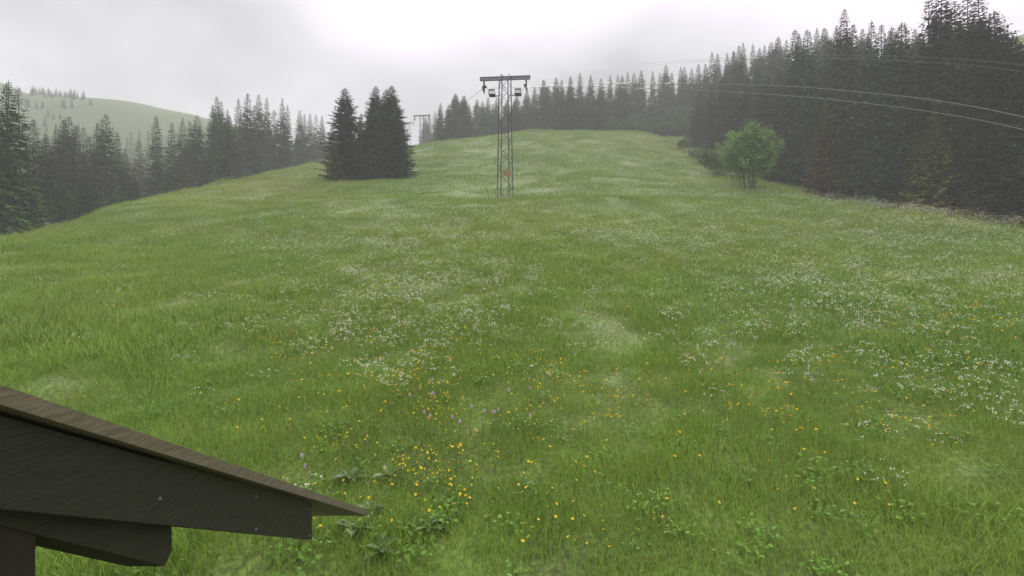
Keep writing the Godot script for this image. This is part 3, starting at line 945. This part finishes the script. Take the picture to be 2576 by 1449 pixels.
func build_grass() -> void:
	var lab := "wet green meadow grass with herbs covering the slope"
	multi("grass", grass_clump(230, 0.34, 0.07, 0.2, 0.0055, 3, 1), M.blade, strew(2.2, 9.5, 11.0, 0.65, 1.35), true, lab + " close to the hut", "grass")
	multi("grass", grass_clump(130, 0.36, 0.1, 0.32, 0.005, 3, 2), M.blade, strew(2.2, 9.5, 7.0, 0.65, 1.35), true, lab + ", long blades close to the hut", "grass")
	multi("grass", herb_clump(3), M.blade, strew(2.2, 12.0, 3.0, 0.6, 1.2), true, "low leafy herbs among the grass close to the hut", "herbs")
	multi("grass", grass_clump(260, 0.7, 0.12, 0.34, 0.010, 3, 4), M.blade, strew(9.0, 23.0, 3.6, 0.65, 1.35), true, lab + " in the lower meadow", "grass")
	multi("grass", grass_clump(220, 1.2, 0.12, 0.36, 0.020, 2, 5), M.blade, strew(22.0, 52.0, 1.15, 0.75, 1.25), true, lab + " in the middle meadow", "grass")
	multi("grass", grass_clump(200, 2.2, 0.10, 0.34, 0.045, 2, 6), M.blade, strew(50.0, 142.0, 0.34, 0.75, 1.25), true, lab + " in the upper meadow", "grass")
	var white := []
	for a in [[1000, 620, 280, 90, 2400], [1010, 770, 230, 110, 1400], [960, 850, 220, 90, 200], [960, 1005, 110, 26, 14], [1080, 1030, 120, 30, 6], [1120, 690, 140, 60, 600], [2250, 640, 380, 110, 4200], [2050, 745, 220, 75, 900], [2280, 840, 300, 120, 700], [2480, 1040, 150, 140, 80], [2150, 545, 320, 42, 3200], [2400, 600, 220, 55, 1800], [1450, 492, 160, 12, 700], [1560, 620, 150, 12, 260], [130, 570, 90, 10, 300], [950, 545, 200, 22, 800], [1650, 640, 200, 40, 300], [1300, 860, 500, 180, 110], [2000, 880, 500, 200, 160], [750, 405, 60, 5, 200], [2480, 740, 140, 60, 500], [1500, 560, 800, 110, 3000], [1500, 720, 900, 140, 1500], [1200, 1100, 160, 40, 4], [820, 1395, 50, 20, 3]]:
		patch(a[0], a[1], a[2], a[3], int(ceil(a[4] * (0.2 if a[4] > 400 else 0.45))), white)
	multi("white_flowers", flower_clump("white", 21), M.petal, white, false, "drifts of small white meadow flowers in the grass", "flowers")
	var yellow := []
	for a in [[1050, 1090, 260, 60, 45], [1100, 1000, 300, 60, 60], [1990, 1080, 320, 110, 70], [2250, 580, 380, 40, 900], [900, 880, 250, 100, 120], [1500, 1060, 300, 100, 40], [1300, 800, 900, 250, 450], [2350, 900, 260, 140, 200], [950, 700, 300, 100, 250]]:
		patch(a[0], a[1], a[2], a[3], a[4], yellow)
	multi("yellow_flowers", flower_clump("yellow", 22), M.petal, yellow, false, "scattered small yellow flowers among the white drifts", "flowers")
	var sorrel := []
	for a in [[1300, 900, 900, 300, 900], [2200, 560, 350, 30, 700], [1100, 700, 800, 200, 900], [350, 590, 300, 40, 500]]:
		patch(a[0], a[1], a[2], a[3], a[4], sorrel)
	multi("seeding_stalks", flower_clump("sorrel", 23), M.petal, sorrel, false, "brownish seeding stalks standing above the grass", "stalks")

func build_flowers() -> void:
	# buttercups that can be told apart, nearest the hut
	var st := []
	var fl := []
	for k in 4:
		var s := Soup.new()
		var h := [0.26, 0.34, 0.3, 0.38][k] as float
		var lean := Vector3([0.05, -0.04, 0.02, 0.08][k], 0, [0.03, 0.05, -0.06, 0.0][k])
		s.tube([Vector3(0, -0.05, 0), Vector3(0, h * 0.5, 0) + lean * 0.3, Vector3(0, h, 0) + lean], [0.0022, 0.0018, 0.0014], 4, Color(0.09, 0.15, 0.035))
		for q in 3:
			var b := TAU * q / 3.0 + k
			var p := Vector3(0, h * (0.2 + 0.15 * q), 0) + lean * 0.1
			var o := Vector3(cos(b), 0.5, sin(b)) * 0.07
			var w := Vector3(-sin(b), 0, cos(b)) * 0.012
			s.tri(p, p + o * 0.6 + w, p + o, Color(0.08, 0.14, 0.03), true)
			s.tri(p, p + o, p + o * 0.6 - w, Color(0.08, 0.14, 0.03), true)
		st.append(s.mesh())
		var f := Soup.new()
		var top := Vector3(0, h, 0) + lean
		var tilt := Basis(Vector3(1, 0, 0.5 - k * 0.3).normalized(), 0.35 + 0.15 * k)
		for m in 5:
			var b := TAU * m / 5.0
			var mid := tilt * Vector3(cos(b) * 0.009, 0.004, sin(b) * 0.009)
			var sd := tilt * Vector3(-sin(b), 0, cos(b)) * 0.0085
			var tip := tilt * Vector3(cos(b) * 0.0165, 0.010, sin(b) * 0.0165)
			var col := Color(0.78, 0.55, 0.03)
			f.tri(top, top + mid + sd, top + mid - sd, col, true)
			f.tri(top + mid + sd, top + tip + sd * 0.7, top + mid - sd, col, true)
			f.tri(top + mid - sd, top + tip + sd * 0.7, top + tip - sd * 0.7, col, true)
		f.lathe(top, tilt * Vector3.UP, [Vector2(0.005, 0.0), Vector2(0.004, 0.006), Vector2(0, 0.008)], 6, Color(0.55, 0.42, 0.03))
		fl.append(f.mesh())
	var spots := []
	for a in [[1060, 1220, 170, 120, 90], [1080, 1120, 260, 55, 54], [1250, 1290, 130, 70, 24], [1340, 1350, 70, 30, 6], [1340, 1215, 80, 25, 9], [2130, 1310, 90, 45, 12], [1700, 1330, 400, 90, 9], [780, 1370, 60, 20, 4], [1480, 1430, 160, 12, 5], [1010, 1170, 140, 50, 12], [1950, 1120, 350, 80, 14], [1400, 1130, 250, 70, 10]]:
		patch(a[0], a[1], a[2], a[3], a[4] * 2, spots)
	for i in mini(spots.size(), 290):
		var o := thing("buttercup", spots[i][0], "orange yellow buttercup on a thin stem in the grass near the hut", "flower", "buttercups near the hut")
		o.rotation.y = rng.randf() * TAU
		o.scale = Vector3.ONE * rng.randf_range(0.6, 0.9)
		var k := rng.randi() % 4
		part("stem", st[k], M.petal, o)
		part("petals", fl[k], M.petal, o)
	# pink bistort spikes
	var bs := Soup.new()
	bs.tube([Vector3(0, -0.05, 0), Vector3(0.02, 0.25, 0), Vector3(0.015, 0.46, 0)], [0.003, 0.0025, 0.002], 4, Color(0.10, 0.15, 0.05))
	var bf := Soup.new()
	for k in 60:
		var t := k / 60.0
		var b := k * 2.4
		var rr := 0.013 * sin(PI * clampf(t * 0.9 + 0.1, 0, 1)) + 0.003
		var q := Vector3(0.015 + cos(b) * rr, 0.43 + t * 0.06, sin(b) * rr)
		var e := Vector3(cos(b), 0.4, sin(b)) * 0.007
		var w := Vector3(-sin(b), 0, cos(b)) * 0.005
		bf.tri(q - w, q + w, q + e, Color(0.60, 0.42, 0.54).lerp(Color(0.72, 0.62, 0.68), rng.randf()), true)
	bf.tube([Vector3(0.015, 0.43, 0), Vector3(0.015, 0.47, 0), Vector3(0.015, 0.495, 0)], [0.010, 0.012, 0.003], 6, Color(0.5, 0.3, 0.45))
	var bsm := bs.mesh()
	var bfm := bf.mesh()
	for a in [[1025, 1060], [1097, 1065], [1082, 1120], [1074, 1112], [1183, 1105], [1210, 1100], [1236, 1104], [1248, 1108], [1335, 1040], [1278, 1060], [1150, 1140], [1143, 1125], [757, 1235], [771, 1240], [1255, 1090], [1340, 1105], [1090, 1050]]:
		var p := ground_at(a[0], a[1])
		var o := thing("bistort", p, "pale pink bistort spike on a tall stem among the white flowers", "flower", "pink bistorts among the white flowers")
		o.rotation = Vector3(rng.randf_range(-0.15, 0.15), rng.randf() * TAU, rng.randf_range(-0.15, 0.15))
		o.scale = Vector3.ONE * rng.randf_range(0.65, 0.95)
		part("stem", bsm, M.petal, o)
		part("flower_head", bfm, M.petal, o)
	# broad-leaved plants
	for a in [[985, 1215, 0.34, 0.16, "single pale dock leaf standing upright among the buttercups"], [1075, 1345, 0.2, 0.0, "leafy rosette of lobed leaves in front of the buttercups"], [960, 1400, 0.2, 0.0, "broad leafy rosette below the hut's roof tip"], [890, 1345, 0.22, 0.0, "leafy plant under the tip of the hut roof"], [880, 1215, 0.24, 0.0, "leafy plant above the hut's roof edge"], [1110, 1330, 0.16, 0.0, "small leafy rosette beside the lobed one"], [935, 1300, 0.2, 0.0, "leafy plant between the roof tip and the buttercups"]]:
		var p := ground_at(a[0], a[1])
		var o := thing("broad_leaf_plant", p, a[4], "plant")
		var n := 3 if a[3] > 0.0 else 9
		for k in n:
			var b := TAU * k / n + rng.randf_range(-0.3, 0.3)
			var up := 1.6 if a[3] > 0.0 and k == 0 else rng.randf_range(0.35, 0.9)
			var dir := Vector3(cos(b), up, sin(b)).normalized()
			var side := Vector3(-sin(b), 0, cos(b))
			var l: float = a[2] * rng.randf_range(0.7, 1.1)
			var col := Color(0.13, 0.19, 0.09) if a[3] > 0.0 and k == 0 else Color(0.075, 0.135, 0.028) * rng.randf_range(0.6, 1.0)
			var s := Soup.new()
			var rows := []
			for j in 7:
				var t := j / 6.0
				var w := l * 0.17 * sin(PI * pow(t, 0.8) * 0.97 + 0.03) * (1.0 + 0.12 * (j % 2))
				var c := dir * l * t - Vector3(0, l * 0.3 * t * t, 0) + Vector3(0, 0.05, 0)
				rows.append([c - side * w + Vector3(0, w * 0.3, 0), c, c + side * w + Vector3(0, w * 0.3, 0)])
			for j in 6:
				s.quad(rows[j][0], rows[j][1], rows[j + 1][1], rows[j + 1][0], col, true)
				s.quad(rows[j][1], rows[j][2], rows[j + 1][2], rows[j + 1][1], col, true)
			part("leaf", s.mesh(), M.blade_own, o)

# ------------------------------------------------------------------ materials
func wood(a: Color, b: Color, rough: float, seed_: int) -> StandardMaterial3D:
	var m := plain(Color.WHITE, rough)
	m.albedo_texture = noise_tex(0.012, a, b, 5, Vector2(1, 14), seed_, 512)
	m.uv1_triplanar = true
	m.uv1_scale = Vector3(1.2, 1.2, 1.2)
	m.heightmap_enabled = false
	return m

func build_materials() -> void:
	M.bark = leafy(0.95, Color(0, 0, 0))
	M.needle = leafy(0.75, Color(0, 0, 0))
	M.needles = []
	for c in [Color(1, 1, 1), Color(0.78, 0.85, 0.84), Color(1.0, 0.87, 0.74), Color(0.86, 1.0, 0.82), Color(0.62, 0.67, 0.64)]:
		var nm := leafy(0.75, Color(0, 0, 0))
		nm.albedo_color = c
		M.needles.append(nm)
	M.leaf = leafy(0.6, Color(0.45, 0.5, 0.15))
	M.blade = leafy(0.6, Color(0.4, 0.45, 0.12))
	M.blade_own = leafy(0.55, Color(0.35, 0.4, 0.12))
	M.petal = leafy(0.7, Color(0.3, 0.3, 0.3))
	M.steel = plain(lin(0.06, 0.06, 0.065), 0.55, 0.2)
	M.steel_pale = plain(lin(0.17, 0.165, 0.18), 0.5, 0.2)
	M.rubber = plain(lin(0.035, 0.035, 0.037), 0.7)
	M.rope = plain(lin(0.11, 0.12, 0.12), 0.3, 0.4)
	M.concrete = plain(lin(0.2, 0.2, 0.17), 0.9)
	M.orange = plain(lin(0.24, 0.14, 0.06), 0.7)
	M.padgrey = plain(lin(0.12, 0.14, 0.11), 0.8)
	M.pale_wood = plain(lin(0.5, 0.5, 0.42), 0.8)
	M.yellow = plain(lin(0.5, 0.42, 0.1), 0.7)
	M.bark_plain = plain(lin(0.06, 0.05, 0.04), 0.9)
	M.dark_wood = wood(lin(0.011, 0.011, 0.006), lin(0.027, 0.025, 0.014), 0.75, 3)
	M.dark_wood2 = wood(lin(0.013, 0.012, 0.007), lin(0.028, 0.025, 0.014), 0.75, 8)
	M.red_wood = wood(lin(0.012, 0.008, 0.006), lin(0.022, 0.012, 0.009), 0.75, 12)
	M.grey_wood = wood(lin(0.10, 0.085, 0.055), lin(0.17, 0.14, 0.095), 0.85, 17)
	M.grey_wood2 = wood(lin(0.13, 0.105, 0.08), lin(0.27, 0.22, 0.165), 0.85, 19)

# ------------------------------------------------------------------ sky
func overcast() -> ImageTexture:
	var w := 1024
	var h := 512
	var im := Image.create(w, h, false, Image.FORMAT_RGBF)
	var cl := FastNoiseLite.new()
	cl.seed = 77; cl.frequency = 0.8; cl.fractal_octaves = 5; cl.fractal_gain = 0.45
	var sun := Vector3(sin(deg_to_rad(4.0)) * cos(deg_to_rad(31.0)), sin(deg_to_rad(31.0)), -cos(deg_to_rad(4.0)) * cos(deg_to_rad(31.0)))
	for y in h:
		var el := PI * (0.5 - (y + 0.5) / h)
		for x in w:
			var az := TAU * ((x + 0.5) / w - 0.5)
			var dir := Vector3(sin(az) * cos(el), sin(el), -cos(az) * cos(el))
			var up := maxf(dir.y, 0.0)
			var flat := dir / (up + 0.35)
			var n := cl.get_noise_3d(flat.x, flat.y * 2.0, flat.z)
			var base := 0.20 * (1.0 + 2.0 * up)                   # overcast: brighter towards the zenith
			var a := acos(clampf(dir.dot(sun), -1, 1))
			var glow := 0.30 * exp(-pow(a / 0.46, 2.0)) + 0.16 * exp(-a / 0.6)
			var l := base * (1.0 + 1.1 * n) + glow * (1.0 + 0.35 * n)
			var t := clampf((l - 0.33) / 0.3, 0.0, 1.0)
			var tint := Color(0.98, 0.975, 1.05).lerp(Color(1.10, 0.94, 1.12), clampf(t * 2.0, 0, 1)).lerp(Color(1.0, 1.0, 1.0), clampf(t * 2.0 - 1.0, 0, 1))
			im.set_pixel(x, y, Color(l * tint.r, l * tint.g, l * tint.b))
	return ImageTexture.create_from_image(im)

func _ready() -> void:
	# camera
	var cam := Camera3D.new()
	cam.name = "camera"
	cam.fov = rad_to_deg(2.0 * atan(724.5 / F))
	cam.near = 0.05
	cam.far = 4000.0
	add_child(cam)
	cam.current = true
	# sky, sun, exposure, haze
	var env := Environment.new()
	env.background_mode = Environment.BG_SKY
	var sky := Sky.new()
	var pan := PanoramaSkyMaterial.new()
	pan.panorama = overcast()
	sky.sky_material = pan
	env.sky = sky
	env.background_energy_multiplier = 1.0
	env.tonemap_mode = Environment.TONE_MAPPER_LINEAR
	env.tonemap_exposure = 2.75
	env.fog_enabled = true
	env.fog_density = 0.0016
	env.fog_light_color = Color(0.885, 0.9, 0.885)
	env.sdfgi_enabled = true
	env.ssao_enabled = true
	env.ssil_enabled = true
	var we := WorldEnvironment.new()
	we.name = "world_environment"
	we.environment = env
	add_child(we)
	var sun := DirectionalLight3D.new()
	sun.name = "sun"
	sun.light_energy = 0.5
	sun.light_angular_distance = 20.0
	sun.light_color = Color(1.0, 0.97, 0.93)
	sun.shadow_enabled = true
	sun.rotation_degrees = Vector3(-31.0, 176.0, 0.0)
	add_child(sun)

	rng.seed = 20260603
	lump.seed = 4; lump.frequency = 0.035; lump.fractal_octaves = 3
	fine.seed = 9; fine.frequency = 0.22; fine.fractal_octaves = 2
	g_table.resize(1500)
	for i in 1500: g_table[i] = g_exact(i - 300.0)
	build_materials()
	prepare_spruces()
	var t0 := Time.get_ticks_msec()
	build_terrain()
	build_forests()
	build_lift()
	build_hut()
	build_poles()
	build_grass()
	build_flowers()
	print("built in ", Time.get_ticks_msec() - t0, " ms")
